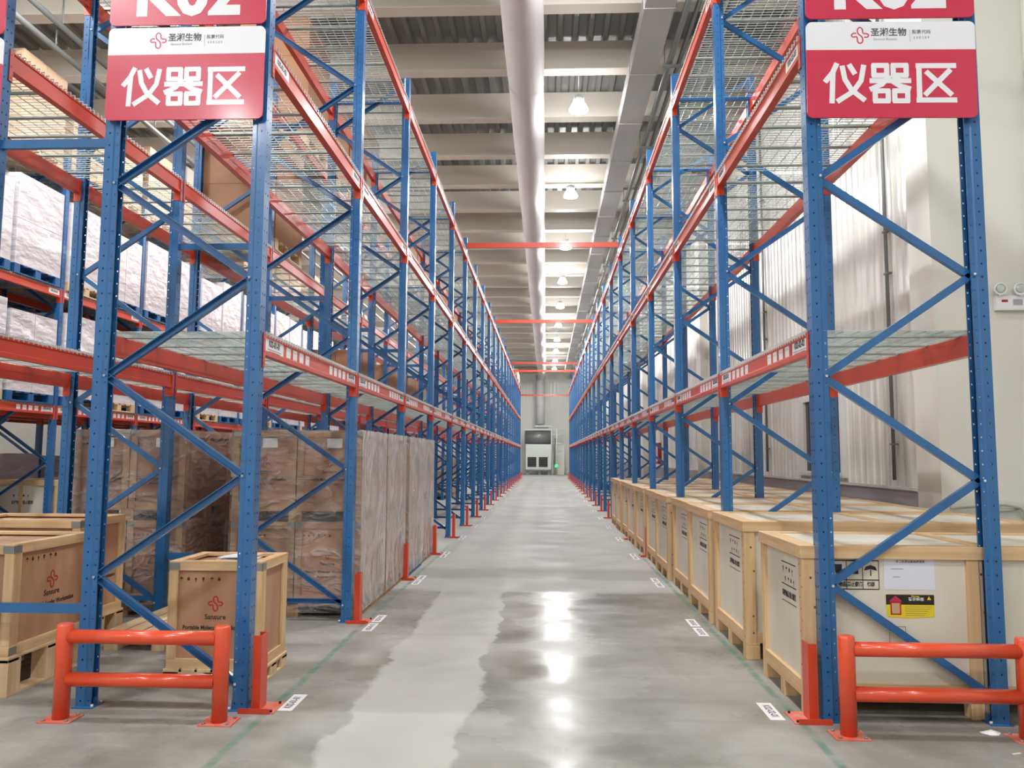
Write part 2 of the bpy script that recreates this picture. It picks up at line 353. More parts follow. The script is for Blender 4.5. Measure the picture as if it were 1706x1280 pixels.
for k in range(10): lamp(.60, 14.36+4.94*k, 'round high bay lamp over the central aisle, %s from the camera in view (the tenth is added)' % ORD[k])  # the last lamp of this run is added to brighten the end wall
for k in range(1, 5): lamp(.60, 14.36-4.94*k, 'round high bay lamp over the near aisle, %s one out of view above the camera' % ORD[k-1])
for k in range(13): lamp(-5.95, 14.36-4.94*4+4.94*k, 'round high bay lamp over the left-hand aisle, %s from the front wall' % ORD[k])
for k in range(4): lamp(-12.0, -3+11*k, 'round high bay lamp over the far left aisle, %s from the front wall' % ORD[k])

# ------------------------------------------------------------------ ducts and pipes under the roof
t = tag(empty('fabric_duct', (-.36, 0, 8.0)), 'long round white fabric air duct running under the roof above the aisle', 'duct')
b = MB(); ys = [-8.8+.6*k for k in range(123)]; b.tube([(0, y, 0) for y in ys], [.315+.006*math.sin(y*1.7) for y in ys], duct_m, 28); b.build('duct_tube', t)
for k in range(24):
    b = MB(); y = -8+3.05*k; b.tube([(0, y-.02, 0), (0, y+.02, 0)], .325, duct_m, 28, False); b.build('hoop', t)
b = MB(); b.tube([(0, 64.2, 0), (0, 65.3, 0)], .32, duct_m, 20); b.tube([(-.12, 65.1, -3.9), (-.12, 65.1, .1)], .36, duct_m, 20); b.build('drop_duct', t)
t = tag(empty('sheet_metal_duct', (1.63, 0, 7.9)), 'long flat grey sheet-metal duct under the roof right of the lamps', 'duct')
b = MB(); b.box(-.22, .22, -8.8, 64, 0, .28, rect_m); b.build('duct_body', t)
for k in range(36):
    b = MB(); y = -7+2.0*k; b.box(-.235, .235, y, y+.03, -.014, .294, rect_m); b.build('flange', t)
for x, z, r, lab in ((2.02, 7.92, .05, 'thick grey pipe nearest the sheet-metal duct'), (2.18, 7.94, .035, 'thin grey pipe beside the thickest ceiling pipe'),
                     (2.32, 7.9, .055, 'grey pipe in the middle of the right-hand pipe run'), (2.50, 7.93, .04, 'grey pipe on the outer side of the right-hand pipe run')):
    b = MB(); b.tube([(x, -8.8, z), (x, 64, z)], r, pipe_m, 10); tag(b.build('pipe'), lab, 'pipe', 'grey pipes under the roof on the right')
for k in range(18):
    b = MB(); y = 2.2+3.45*k; b.box(1.90, 2.75, y, y+.05, 7.80, 7.84, pipe_m); b.tube([(1.93, y+.025, 7.84), (1.93, y+.025, ZDECK)], .007, pipe_m, 6); b.tube([(2.72, y+.025, 7.84), (2.72, y+.025, ZDECK)], .007, pipe_m, 6)
    tag(b.build('pipe_hanger'), 'steel trapeze hanger under the right-hand pipe run, %s from the camera' % ORD[k], 'bracket', 'hangers of the right-hand pipe run')
b = MB(); b.box(2.60, 2.72, -8.8, 64, 7.845, 7.93, pipe_m); tag(b.build('cable_tray'), 'narrow grey cable tray on the hangers beside the right-hand pipes', 'cable tray')
for x, z, lab in ((-7.2, 7.78, 'upper grey sprinkler pipe above the stocked rack on the far left'), (-7.28, 7.45, 'lower grey sprinkler pipe above the stocked rack on the far left')):
    b = MB(); b.tube([(x, -5, z), (x, 60, z)], .045, pipe_m, 10)
    for k in range(22): b.tube([(x, -4+3*k, z), (x, -4+3*k, z+.33 if z < 7.6 else ZBEAM-.01)], .012, pipe_m, 6)
    tag(b.build('sprinkler_pipe'), lab, 'pipe')

# ------------------------------------------------------------------ rack parts
def punched(mb, o, u, v, n, wdt, hole_u, pitch, count, r, m):
    """a strip of sheet: origin o, across u (width wdt), up v; one column of real holes at hole_u"""
    o, u, v = Vector(o), Vector(u), Vector(v)
    for k in range(count):
        z0, z1 = k*pitch, (k+1)*pitch; zc = (z0+z1)/2
        ring = [o+u*(hole_u+r*math.cos(PI/4*j+PI/8))+v*(zc+1.25*r*math.sin(PI/4*j+PI/8)) for j in range(8)]
        outp = [(wdt, zc+pitch*.2), (hole_u+r, z1), (hole_u-r, z1), (0, zc+pitch*.2), (0, zc-pitch*.2), (hole_u-r, z0), (hole_u+r, z0), (wdt, zc-pitch*.2)]
        outer = [o+u*a+v*c for a, c in outp]
        for j in range(8): mb.quad([ring[j], outer[j], outer[(j+1) % 8], ring[(j+1) % 8]], m)
        for (a, c), (p, q) in (((wdt, z1), (0, 1)), ((0, z1), (2, 3)), ((0, z0), (4, 5)), ((wdt, z0), (6, 7))): mb.quad([outer[p], o+u*a+v*c, outer[q]], m)
def post_mb():
    mb = MB(); n = 80; pt = TOP/n; Z = (0, 0, 1)
    punched(mb, (0, 0, 0), (1, 0, 0), Z, 0, .045, .026, pt, n, .0055, blue)
    punched(mb, (.045, 0, 0), (1, 0, 0), Z, 0, .045, .019, pt, n, .0055, blue)
    for x0, x1 in ((0, .007), (.09, .083)):
        punched(mb, (x0, 0, 0), (0, 1, 0), Z, 0, .052, .030, pt, n, .0048, blue)
        mb.quad([(x0, .052, 0), (x0, .052, TOP), (x1, .060, TOP), (x1, .060, 0)], blue)
        punched(mb, (x1, .060, 0), (0, 1, 0), Z, 0, .027, .014, pt, n, .0042, blue)
        xi = x1+(.012 if x0 == 0 else -.012)
        mb.quad([(x1, .087, 0), (x1, .087, TOP), (xi, .087, TOP), (xi, .087, 0)], blue)
    return mb
postm = post_mb()
footm = MB(); footm.box(-.02, .11, -.01, .11, 0, .006, blue); footm.box(.03, .06, .088, .1, 0, .05, blue)
for sx in (0, .09): footm.tube([(sx, .1, .005), (sx, .1, .02)], .009, boltm, 6)
NB = 10; ZN0, DZ = .147, .59
YI, YO = .072, .928
def brace_mb(k, left):
    mb = MB(); front = (k % 2 == 0) == left
    y0, y1 = (YI, YO) if front else (YO, YI); z0, z1 = ZN0+DZ*k, ZN0+DZ*(k+1)
    mb.channel((.045, y0, z0), (.045, y1, z1), .042, .03, blue, (-1, 0, 0), .004)
    for yy, zz in ((y0, z0), (y1, z1)):
        mb.tube([(-.006, yy, zz), (.0, yy, zz)], .0075, boltm, 8); mb.tube([(.09, yy, zz), (.096, yy, zz)], .0075, boltm, 8)
    return mb
def hbar_mb(z):
    mb = MB(); mb.channel((.045, YI-.02, z), (.045, YO+.02, z), .042, .03, blue, (-1, 0, 0), .004); return mb
MIR = Matrix.Translation((.09, 1.0, 0)) @ Matrix.Rotation(PI, 4, 'Z')
post_d, foot_d = postm.data('post'), footm.data('foot_plate')
def frame_proto(left, low=True):
    t = empty('upright_frame')
    link('post', post_d, t); link('post', post_d, t, (.09, 1.0, 0), PI)
    link('foot_plate', foot_d, t); link('foot_plate', foot_d, t, (.09, 1.0, 0), PI)
    for k in range(NB): brace_mb(k, left).build('brace', t)
    if low: hbar_mb(ZN0+.03).build('horizontal_bar', t)
    hbar_mb(ZN0+DZ*NB-.22).build('horizontal_bar', t)
    return Proto(t)
def frame_single(left):
    mb = MB(); mb.merge(postm); mb.merge(postm, MIR); mb.merge(footm); mb.merge(footm, MIR)
    for k in range(NB): mb.merge(brace_mb(k, left))
    mb.merge(hbar_mb(ZN0+.03)); mb.merge(hbar_mb(ZN0+DZ*NB-.22)); return Proto(mb.build('upright_frame'))
FP = {True: frame_proto(True), False: frame_proto(False)}; FF = {True: frame_proto(True, False), False: frame_proto(False, False)}; FS = {True: frame_single(True), False: frame_single(False)}

def beam_mb(): 
    mb = MB(); mb.extrude([(-.002, -.125), (-.002, -.098), (.005, -.093), (.005, -.018), (-.002, -.013), (-.002, 0), (.046, 0), (.05, -.004), (.05, -.125)], 'x', .004, LB-.004, orange); return mb
def conn_mb(e):
    mb = MB(); x0, s = (0, -1) if e == 0 else (LB, 1)
    xa, xb = sorted((x0, x0-s*.004)); mb.box(xa, xb, -.004, .062, -.203, .004, orange)
    xa, xb = sorted((x0-s*.004, x0+s*.03)); mb.box(xa, xb, -.0065, -.0025, -.203, .004, orange)
    for z in (-.03, -.105, -.18): mb.tube([(x0+s*.014, -.0064, z), (x0+s*.014, -.009, z)], .006, orange, 8)
    return mb
def labels_mb(level, row):
    mb = MB(); y = .0035
    def plate(x0, x1, z0, z1): mb.box(x0, x1, y, y+.0015, z0, z1, white_lbl)
    if level == 0:
        plate(.02, .36, -.112, -.012); plate(LB-.30, LB-.02, -.100, -.022)
        for e, txt in ((.19, '01'), (LB-.16, '02')):
            text(mb, 'K02-%s-%s' % (row, txt), e, y-.0006, -.045, .058, ink, .0012, sx=.82 if e < 1 else .76)
            mb.box(e-.12, e+.12, y-.0006, y, -.082, -.079, ink); mb.box(e-.10, e+.10, y-.0006, y, -.094, -.091, ink)
        for k in range(4):
            for x0 in (.42+.14*k, LB-.86+.135*k): plate(x0, x0+.085, -.09, -.022); mb.box(x0+.012, x0+.07, y-.0006, y, -.045, -.042, sign_pale)
    else:
        plate(.02, .30, -.105, -.015); plate(LB-.28, LB-.02, -.105, -.015)
        for e in (.16, LB-.15): text(mb, 'K02-%s-%02d' % (row, level*2+1), e, y-.0006, -.055, .05, ink, .001, sx=.8)
    return mb
M180 = Matrix.Translation((LB, 1.0, 0)) @ Matrix.Rotation(PI, 4, 'Z')
BD = beam_mb().data('rack_beam'); CD = [conn_mb(0).data('connector'), conn_mb(1).data('connector')]
LD = {}
def beam_root(level, row, front):
    o = link('rack_beam', BD); link('connector', CD[0], o); link('connector', CD[1], o)
    if front:
        if (level, row) not in LD: LD[(level, row)] = labels_mb(level, row).data('label_strip')
        link('label_strip', LD[(level, row)], o)
    return o
def deck_mb(chan=False):
    mb = MB(); W = 1.15; r = .0026
    for k in range(24):
        x = .012+k*(W-.024)/23; mb.box(x-r, x+r, -.006, 1.006, -r, r, zinc)
        mb.box(x-r, x+r, -.0085, -.0045, -.03, r, zinc); mb.box(x-r, x+r, 1.0045, 1.0085, -.03, r, zinc)
    for k in range(11):
        y = .02+k*.096; mb.box(0, W, y-r, y+r, -3*r, -r, zinc)
    if chan:
        for x in (.17, .575, .98): mb.merge(chan_mb(), Matrix.Translation((x, 0, 0)))
    return mb
def chan_mb():
    mb = MB(); mb.box(-.021, .021, .012, .988, -.0105, -.0085, zinc); mb.box(-.021, -.018, .052, .948, -.018, -.01, zinc); mb.box(.018, .021, .052, .948, -.018, -.01, zinc); mb.box(-.018, .018, .012, .05, -.0165, -.0105, metal_dark); mb.box(-.018, .018, .95, .988, -.0165, -.0105, metal_dark); return mb
DK, CH, DKC = deck_mb().data('wire_deck'), chan_mb().data('support_channel'), deck_mb(True).data('wire_deck')
LEV = ('lowest', 'middle', 'top')
ROWS = {  # x of aisle face, facing +X?, brace phase, row name, bays, code
    'A': (XA, True, True, 'left rack', 20, '01'),
    'R': (XR_, False, False, 'right rack', 20, '02'),
    'B': (XB, False, False, 'rack behind the left rack', 20, '03'),
    'C': (XC, True, True, 'far stocked rack on the left', 14, '04'),
    'D': (XD, False, False, 'farthest rack', 8, '05')}
rest_beams, rest_decks = MB(), MB()
beamU, deckMB = beam_mb(), deck_mb(True)
for e in (0, 1): beamU.merge(conn_mb(e))
count_b = count_d = 0
for key in 'ARBCD':
    X, posx, left, rn, nb, code = ROWS[key]; rz = PI/2 if posx else -PI/2
    for i in range(nb+1):
        y = Y0+i*P
        pr = FP[left] if (i <= 6 and key in 'ARB') or (i <= 4 and key == 'C') else FS[left]
        if i == 0 and key in 'ARBC': pr = FF[left]
        f = pr.put((X, y if posx else y+PW, 0), rz)
        tag(f, 'blue upright frame, %s from the camera in the %s' % (ORD[i], rn), 'rack frame', 'blue upright frames of the racks')
    for i in range(nb):
        loc = Vector((X, Y0+PW+i*P if posx else Y0+(i+1)*P, 0))
        own = key in 'AR' or (key in 'BC' and i < 5)
        for lv, z in enumerate(ZT):
            Lm = Matrix.Translation(loc+Vector((0, 0, z))) @ Matrix.Rotation(rz, 4, 'Z')
            if own:
                for fr in (True, False):
                    o = beam_root(lv, code, fr); m = Lm @ (Matrix.Identity(4) if fr else M180)
                    o.location = m.translation; o.rotation_euler = (0, 0, rz if fr else rz+PI)
                    side = 'labelled aisle-side beam' if fr else 'plain rear beam'
                    tag(o, '%s, %s level, %s bay, %s' % (side, LEV[lv], ORD[i], rn), 'beam', 'orange beams of the racks')
                for hlf in (0, 1):
                    m = Lm @ Matrix.Translation((.005+hlf*1.165, 0, .0175))
                    if i < 7 and key in 'AR':
                        o = link('wire_deck', DK)
                        for x in (.17, .575, .98): link('support_channel', CH, o, (x, 0, 0))
                    else: o = link('wire_deck', DKC)
                    o.location = m.translation; o.rotation_euler = (0, 0, rz)
                    hn = ('nearer' if (hlf == 0) == posx else 'farther')
                    tag(o, 'wire deck, %s half, %s level, %s bay, %s' % (hn, LEV[lv], ORD[i], rn), 'wire shelf', 'wire decks of the racks')
            else:
                rest_beams.merge(beamU, Lm); rest_beams.merge(beamU, Lm @ M180)
                if i < 12:
                    for hlf in (0, 1): rest_decks.merge(deckMB, Lm @ Matrix.Translation((.005+hlf*1.165, 0, .0175)))
tag(rest_beams.build('rack_beam'), 'remaining orange beams deep inside the racks on the far left', 'beam', kind='stuff')
tag(rest_decks.build('wire_deck'), 'remaining galvanised wire decks deep inside the racks on the far left', 'wire shelf', kind='stuff')

# spacer bars tying the left rack to the one behind it, beams across the aisle
sp_ = MB(); sp_.channel((-2.70, 0, 0), (-3.38, 0, 0), .055, .03, blue, (0, 1, 0)); spD = sp_.data('row_spacer')
for i in range(21):
    for n, z in enumerate((.55, 3.36, 5.55)):
        o = link('row_spacer', spD, None, (0, Y0+.03+i*P, z)); tag(o, 'blue spacer bar joining the two left racks, %s frame, %s height' % (ORD[i], ('low', 'middle', 'high')[n]), 'spacer bar', 'blue spacer bars between the two left racks')
for n, (i, z) in enumerate(((5, 5.96), (9, 5.96), (14, 5.97), (15, 5.85), (20, 5.52))):
    b = MB(); y = Y0+.04+i*P; b.box(XA, XR_, y-.025, y+.025, z-.055, z+.055, orange); b.box(XA-.004, XA, y-.045, y+.045, z-.1, z+.07, orange); b.box(XR_, XR_+.004, y-.045, y+.045, z-.1, z+.07, orange)
    tag(b.build('tie_beam'), 'orange tie beam spanning the aisle between the racks, %s from the camera' % ORD[n], 'beam', 'tie beams across the aisle')

# orange protectors in front of the aisle-side posts
b = MB(); b.box(-.075, -.069, -.005, .085, .006, .42, orange); b.box(-.135, -.07, .08, .086, 0.006, .42, orange); b.box(-.10, -.04, -.02, -.014, .006, .05, orange)
pb = MB(); pb.box(-.17, -.012, -.05, .16, 0, .006, plate_o); pb.box(-.15, .03, -.056, -.05, 0, .03, orange)
for x, y in ((-.15, -.03), (-.15, .13), (-.03, -.03), (-.03, .13)): pb.tube([(x, y, .006), (x, y, .018)], .008, blackm, 6)
def protector(mir):
    t = empty('post_protector'); s = -1 if mir else 1
    m = Matrix.Diagonal((-s, 1, 1, 1)); 
    a = MB(); a.box(-.078, -.072, .0, .095, .006, .42, orange); a.box(-.078, -.03, -.006, 0, .006, .42, orange); a.box(-.078, -.03, .095, .101, .006, .42, orange)
    q = MB(); q.merge(a, m); q.build('guard_plate', t); q = MB(); q.merge(pb, m); q.build('base_plate', t); return Proto(t)
PL, PR = protector(False), protector(True)
for i in range(21):
    o = PL.put((XA-.0, Y0+i*P, 0)); tag(o, 'orange steel post protector at the foot of the left rack, %s from the camera' % ORD[i], 'post guard', 'orange post protectors')
for n, i in enumerate([0, 3, 4]+list(range(6, 21))):
    o = PR.put((XR_, Y0+i*P, 0)); tag(o, 'orange steel post protector at the foot of the right rack, %s from the camera' % ORD[n], 'post guard', 'orange post protectors')
# guard rails at the rack ends
def guard(x0, x1, y, label):
    t = tag(empty('guard_rail', (x0, y, 0)), label, 'guard rail'); W = x1-x0
    for x in (0, W):
        b = MB(); b.tube([(x, 0, 0), (x, 0, .505), (x, 0, .515)], [.043, .043, .037], guardm, 24); b.build('post', t)
        b = MB(); b.box(x-.09, x+.09, -.075, .075, 0, .007, plate_o)
        for sx in (-.065, .065):
            for sy_ in (-.055, .055): b.tube([(x+sx, sy_, .007), (x+sx, sy_, .016)], .009, metal_dark, 6)
        b.build('base_plate', t)
    for z in (.445, .215):
        b = MB(); b.tube([(.03, 0, z), (W-.03, 0, z)], .038, guardm, 24); b.build('rail', t)
guard(-2.66, -1.775, 4.40, 'orange tubular guard rail with two rails in front of the left rack')
guard(1.585, 2.50, 4.38, 'orange tubular guard rail with two rails in front of the right rack')

# ------------------------------------------------------------------ signs on the end frames
LOGO = [(.30, .62), (.13, .62), (.03, .51), (.12, .40), (.30, .42), (.35, .30), (.36, .14), (.5, .03), (.63, .14), (.63, .34), (.56, .46), (.44, .56), (.37, .68), (.37, .86), (.5, .97), (.63, .86), (.65, .68), (.72, .60), (.88, .60), (.97, .50), (.88, .39), (.72, .40)]
def logo(mb, x, y, z, s, m, rz=0, wd=.055):
    pts = []; P4 = [LOGO[0]]+LOGO+[LOGO[-1]]
    for k in range(1, len(P4)-2):
        for t in (0, .25, .5, .75):
            a = [P4[k-1], P4[k], P4[k+1], P4[k+2]]
            pts.append(tuple(.5*(2*a[1][d]+(a[2][d]-a[0][d])*t+(2*a[0][d]-5*a[1][d]+4*a[2][d]-a[3][d])*t*t+(3*a[1][d]-a[0][d]-3*a[2][d]+a[3][d])*t**3) for d in (0, 1)))
    pts.append(LOGO[-1]); c, sn = math.cos(rz), math.sin(rz); L2, R2 = [], []
    for k, p in enumerate(pts):
        a, q = pts[max(k-1, 0)], pts[min(k+1, len(pts)-1)]; dx, dy = q[0]-a[0], q[1]-a[1]; l = math.hypot(dx, dy) or 1
        for lst, sg in ((L2, 1), (R2, -1)): lst.append(((p[0]-.5-sg*dy/l*wd/2)*s, (p[1]-.5+sg*dx/l*wd/2)*s))
    W = lambda u: (x+u[0]*c, y+u[0]*sn, z+u[1])
    for k in range(len(pts)-1): mb.quad([W(R2[k]), W(R2[k+1]), W(L2[k+1]), W(L2[k])], m)
G_YI = [[(.30, 1.0), (.20, .78), (.02, .55)], [(.205, .76), (.17, .0)], [(.62, .97), (.74, .76)], [(.44, .93), (.50, .60), (.66, .32), (.97, .06)], [(.97, .95), (.90, .56), (.70, .28), (.32, .03)]]
G_QI = [[(.02, .56), (.99, .56)], [(.47, .68), (.30, .47), (.02, .34)], [(.55, .55), (.72, .43), (.98, .35)], [(.57, .70), (.72, .62)]]
for _x, _z in ((.08, .70), (.56, .70), (.10, .03), (.58, .03)):
    G_QI += [[(_x, _z), (_x+.36, _z)], [(_x, _z+.26), (_x+.36, _z+.26)], [(_x+.02, _z), (_x+.02, _z+.26)], [(_x+.34, _z), (_x+.34, _z+.26)]]
G_QU = [[(.03, .95), (.97, .95)], [(.08, .97), (.08, .03)], [(.03, .05), (.97, .05)], [(.27, .78), (.86, .20)], [(.84, .83), (.23, .20)]]
def stroke(mb, pts, x, y, z, s, wd, m):
    n = len(pts); L2, R2 = [], []
    for k in range(n):
        a, q = pts[max(k-1, 0)], pts[min(k+1, n-1)]; dx, dz = q[0]-a[0], q[1]-a[1]; l = math.hypot(dx, dz)
        e = -.03 if k == 0 else .03 if k == n-1 else 0
        px, pz = pts[k][0]+dx/l*e, pts[k][1]+dz/l*e
        L2.append((x+(px-dz/l*wd/2)*s, y, z+(pz+dx/l*wd/2)*s)); R2.append((x+(px+dz/l*wd/2)*s, y, z+(pz-dx/l*wd/2)*s))
    for k in range(n-1): mb.quad([R2[k], R2[k+1], L2[k+1], L2[k]], m)
def rrect(x0, x1, z0, z1, r, corners=(1, 1, 1, 1)):
    out = []
    for (cx, cz, a0), on in zip(((x1-r, z1-r, 0), (x0+r, z1-r, 90), (x0+r, z0+r, 180), (x1-r, z0+r, 270)), corners):
        if not on: out.append((cx+(r if a0 in (0, 270) else -r), cz+(r if a0 in (0, 90) else -r))); continue
        out += [(cx+r*math.cos(math.radians(a0+k*15)), cz+r*math.sin(math.radians(a0+k*15))) for k in range(7)]
    return out
def board(mb, prof, y0, y1, m):
    n = len(prof); b0 = len(mb.v); i = mb.mi(m)
    for y in (y0, y1): mb.v += [(p[0], y, p[1]) for p in prof]
    mb.f.append(tuple(b0+k for k in range(n))[::-1]); mb.f.append(tuple(b0+n+k for k in range(n))); mb.m += [i, i]; mb.sm += [False, False]
    for k in range(n): mb.f.append((b0+k, b0+(k+1) % n, b0+n+(k+1) % n, b0+n+k)); mb.m.append(i); mb.sm.append(False)
def area_sign(xc, zt, tilt, label):
    """lower board: white head with logo and company lettering, crimson body with three characters"""
    t = tag(empty('area_sign', (xc, 4.565, zt)), label, 'sign', 'crimson area signs on the rack ends'); t.rotation_euler = (0, tilt, 0)
    w2, h = .487, .585; zs = -.172
    b = MB(); board(b, rrect(-w2, w2, -h, zs, .035, (0, 0, 1, 1)), -.004, .006, sign_red); cp_ = b.build('crimson_panel', t)
    b = MB(); board(b, rrect(-w2, w2, zs, 0, .035, (1, 1, 0, 0)), -.004, .006, sign_white); wh_ = b.build('white_header', t)
    b = MB(); logo(b, -.175, -.0048, zs/2+.002, .105, sign_logo, 0, .075); b.build('logo', wh_)
    b = MB(); text(b, '圣湘生物', -.01, -.0048, -.068, .052, sign_grey, .0012); text(b, 'Sansure Biotech', -.03, -.0048, -.108, .021, sign_pale)
    b.box(.112, .114, -.0048, -.004, -.125, -.05, sign_pale)
    text(b, '股票代码', .178, -.0048, -.066, .027, sign_grey); text(b, '6 8 8 2 8 9', .178, -.0048, -.1, .021, sign_pale); b.build('company_lettering', wh_)
    b = MB()
    for st, x in ((G_YI, -.272), (G_QI, -.012), (G_QU, .252)):
        for k, ln in enumerate(st): stroke(b, ln, x-.112, -.0048-.0001*k, -.492, .232, .132, sign_white)
    b.build('large_characters', cp_)
def aisle_sign(xc, zb, tilt, label):
    t = tag(empty('aisle_sign', (xc, 4.565, zb)), label, 'sign', 'crimson aisle code signs on the rack ends'); t.rotation_euler = (0, tilt, 0)
    b = MB(); board(b, rrect(-.487, .487, 0, .5, .035), -.004, .006, sign_red); cp_ = b.build('crimson_panel', t)
    b = MB(); text(b, 'K02', -.005, -.0048, .19, .40, sign_white, .014, sx=1.0); b.build('code_lettering', cp_)
area_sign(-2.20, 4.058, 0, 'crimson and white area sign on the end of the left rack, lower board')
aisle_sign(-2.20, 4.075, 0, 'crimson aisle code sign at the top edge above the left area sign')
area_sign(2.02, 4.012, .012, 'crimson and white area sign on the end of the right rack, lower board')
aisle_sign(2.02, 4.035, .006, 'crimson aisle code sign at the top edge above the right area sign')
area_sign(-3.84, 4.015, 0, 'crimson and white area sign cut by the left edge, behind the left rack')
aisle_sign(-3.84, 4.035, 0, 'crimson aisle code sign cut by the left edge, above its area sign')

# ------------------------------------------------------------------ floor stickers
def sticker_me(txt):
    mb = MB(); mb.box(-.155, .155, -.042, .042, 0, .0012, white_lbl); mb.mesh_in(text_me(txt, .066, .0012, .0002), Matrix.Translation((0, 0, .0014)) @ Matrix.Diagonal((.78, .9, 1, 1)), ink); return mb.data('floor_sticker')
for side, x, rz, code in (('left', -1.487, PI/2, '01'), ('right', 1.287, -PI/2, '02')):
    for i in range(0, 13):
        me = sticker_me('K02-%s-%02d' % (code, i+1))
        for n, dy in enumerate((.17, -.19)):
            if i == 0 and n: continue
            o = link('floor_sticker', me, None, (x, Y0+i*P+dy+(.02 if i else 0), .0005), rz)
            tag(o, 'white floor sticker, %s side of aisle, %s rack foot, %s of pair' % (side, ORD[i], ('farther', 'nearer')[n]), 'sticker', 'white code stickers on the floor')
b = MB(); b.box(0, .05, 0, .012, 0, .002, white_lbl); tag(b.build('paper_scrap', loc=(2.30, 4.16, .0005), rz=.35), 'small scrap of white paper lying before the right guard rail', 'scrap')
b = MB(); pts = [(.05*math.cos(a)*(1+.25*math.sin(3*a)), .035*math.sin(a)) for a in [k*PI/6 for k in range(12)]]
for p, q in zip(pts, pts[1:]+pts[:1]): b.quad([(p[0], p[1], 0), (q[0], q[1], 0), (0, 0, .02)], white_lbl)
tag(b.build('crumpled_film', loc=(2.36, 4.47, 0.0)), 'crumpled white scrap at the foot of the outer right rack post', 'scrap')

# ------------------------------------------------------------------ long white crates under the right rack
def pictos(mb, x, y, z, s, rz, m, n=7):
    c, sn = math.cos(rz), math.sin(rz)
    def W(u, v): return (x+u*s*c, y+u*s*sn, z+v*s)
    def poly(p): mb.quad([W(*q) for q in p], m)
    for k in range(n):
        u = k*1.5
        if k % 4 == 0: poly([(u, .9), (u+.1, .3), (u+.4, .3), (u+.5, .9)]); poly([(u+.2, .3), (u+.2, 0), (u+.3, 0), (u+.3, .3)])
        elif k % 4 == 1: poly([(u, .6), (u+.45, 1), (u+.9, .6)]); poly([(u+.42, .6), (u+.42, .1), (u+.5, .1), (u+.5, .6)])
        elif k % 4 == 2: poly([(u+.1, .3), (u+.1, .8), (u+.6, .8), (u+.6, .3)]); poly([(u+.25, .8), (u+.35, 1.05), (u+.45, .8)])
        else: poly([(u+.2, 0), (u+.2, .6), (u+.35, .6), (u+.35, 0)]); poly([(u, .5), (u+.28, .9), (u+.56, .5)])
def white_crate_mb():
    W, D, H = 2.12, 1.05, .985      # x, y, top height; origin at near aisle-side corner on the floor
    body, fr, lid, feet = MB(), [MB(), MB()], MB(), [MB(), MB(), MB()]
    body.box(.025, W-.02, .025, D-.02, .12, H-.06, panel_white)
    for n, (ya, yb, yp) in enumerate(((0, .025, 0), (D-.025, D, D-.085))):
        q = fr[n]
        for x in (.03, .918, W-.1): q.box(x, x+(.045 if x < .1 else .085), ya, yb, .115, H-.07, pine['z'])
        q.box(0, .03, yp, yp+.085, .115, H-.07, pine['z']); q.box(.075, W-.05, ya+.004*(1-n), yb-.004*n, .115, .19, pine['x'])
    fr[0].box(0, .03, .085, D-.085, .115, .19, pine['y'])
    for k in range(12): fr[0].box(-.0005, 0, .02+.037*(k*7 % 3)/2, .030+.037*(k*7 % 3)/2, .15+.065*k, .160+.065*k, knot)
    for x, z in ((.05, .3), (.06, .62), (.04, .79), (.05, .18), (.99, .82), (1.02, .4), (1.0, .6)): fr[0].box(x, x+.012, -.0006, 0, z, z+.014, knot)
    lid.box(-.012, W, -.012, .10, H-.075, H, pine['x']); lid.box(-.012, W, D-.09, D+.012, H-.075, H, pine['x'])
    lid.box(-.012, .10, .10, D-.09, H-.075, H, pine['y']); lid.box(W-.1, W, .10, D-.09, H-.075, H, pine['y'])
    for x in (1.0,): lid.box(x, x+.1, .1, D-.09, H-.03, H, pine['y'])
    lid.box(.1, W-.1, .1, D-.09, H-.03, H-.008, panel_white)
    for n, x in enumerate((.0, .91, W-.1)):
        for y in (0, D/2-.05, D-.1): feet[n].box(x, x+.1, y, y+.1, 0.0, .1, pine['z'])
        feet[n].box(x, x+.1, 0, D, .1, .118, pine['y'])
    mk = MB()
    for z in (.83, .69): mk.box(-.0012+.025, .0245, .24, .58, z, z+.007, ink)
    mk.box(.0238, .0245, .24, .58, .585, .590, ink)
    pictos(mk, .0235, .55, .765, .048, -PI/2, ink, 4); pictos(mk, .0235, .50, .705, .044, -PI/2, ink, 4)
    mk.mesh_in(text_me('易碎物品 禁止翻滚', .042, .001, .0003), MX(.0238, .41, .635, -PI/2, .92), ink)
    return body, fr, lid, feet, mk
t = empty('long_crate'); bd, fr, lid, ft, mk = white_crate_mb()
pn = bd.build('side_panels', t); lid.build('lid', t, .003); mk.build('printed_marks', pn)
for q in fr: q.build('batten_frame', t, .003)
for q in ft: q.build('skid', t, .003)
CR = Proto(t)
cy_ = []
for i in range(6): cy_ += [Y0+PW+i*P+.055, Y0+PW+i*P+1.20]
cy_ = cy_[:11]; cy_[0] = 4.68; cy_[1] = 5.95
for n, y in enumerate(cy_):
    jx = 0 if n == 0 else random.uniform(-.03, .015)
    lab = 'long white-panelled pine crate under the right rack, %s from the camera' % ORD[n]
    if n == 0: lab = 'nearest long white-panelled pine crate with a yellow label under the right rack'
    tag(CR.put((1.46+jx, y, 0)), lab, 'crate', 'long white crates under the right rack')
first = [o for o in bpy.data.objects if o.name == 'long_crate'][0]
first.scale = (1, .84, .965)
b = MB(); yk = .0195      # marks on the end panel of the nearest crate
def L_(x0, x1, z0, z1, m, dy=0): b.box(x0, x1, yk-dy, yk+.0005-dy, z0, z1, m)
ox = 1.46
for z in (.705, .757, .866): L_(.19, .462, z-.003, z+.003, ink)
for x in (.19, .281, .372, .462): L_(x-.002, x+.002, .705, .866, ink)
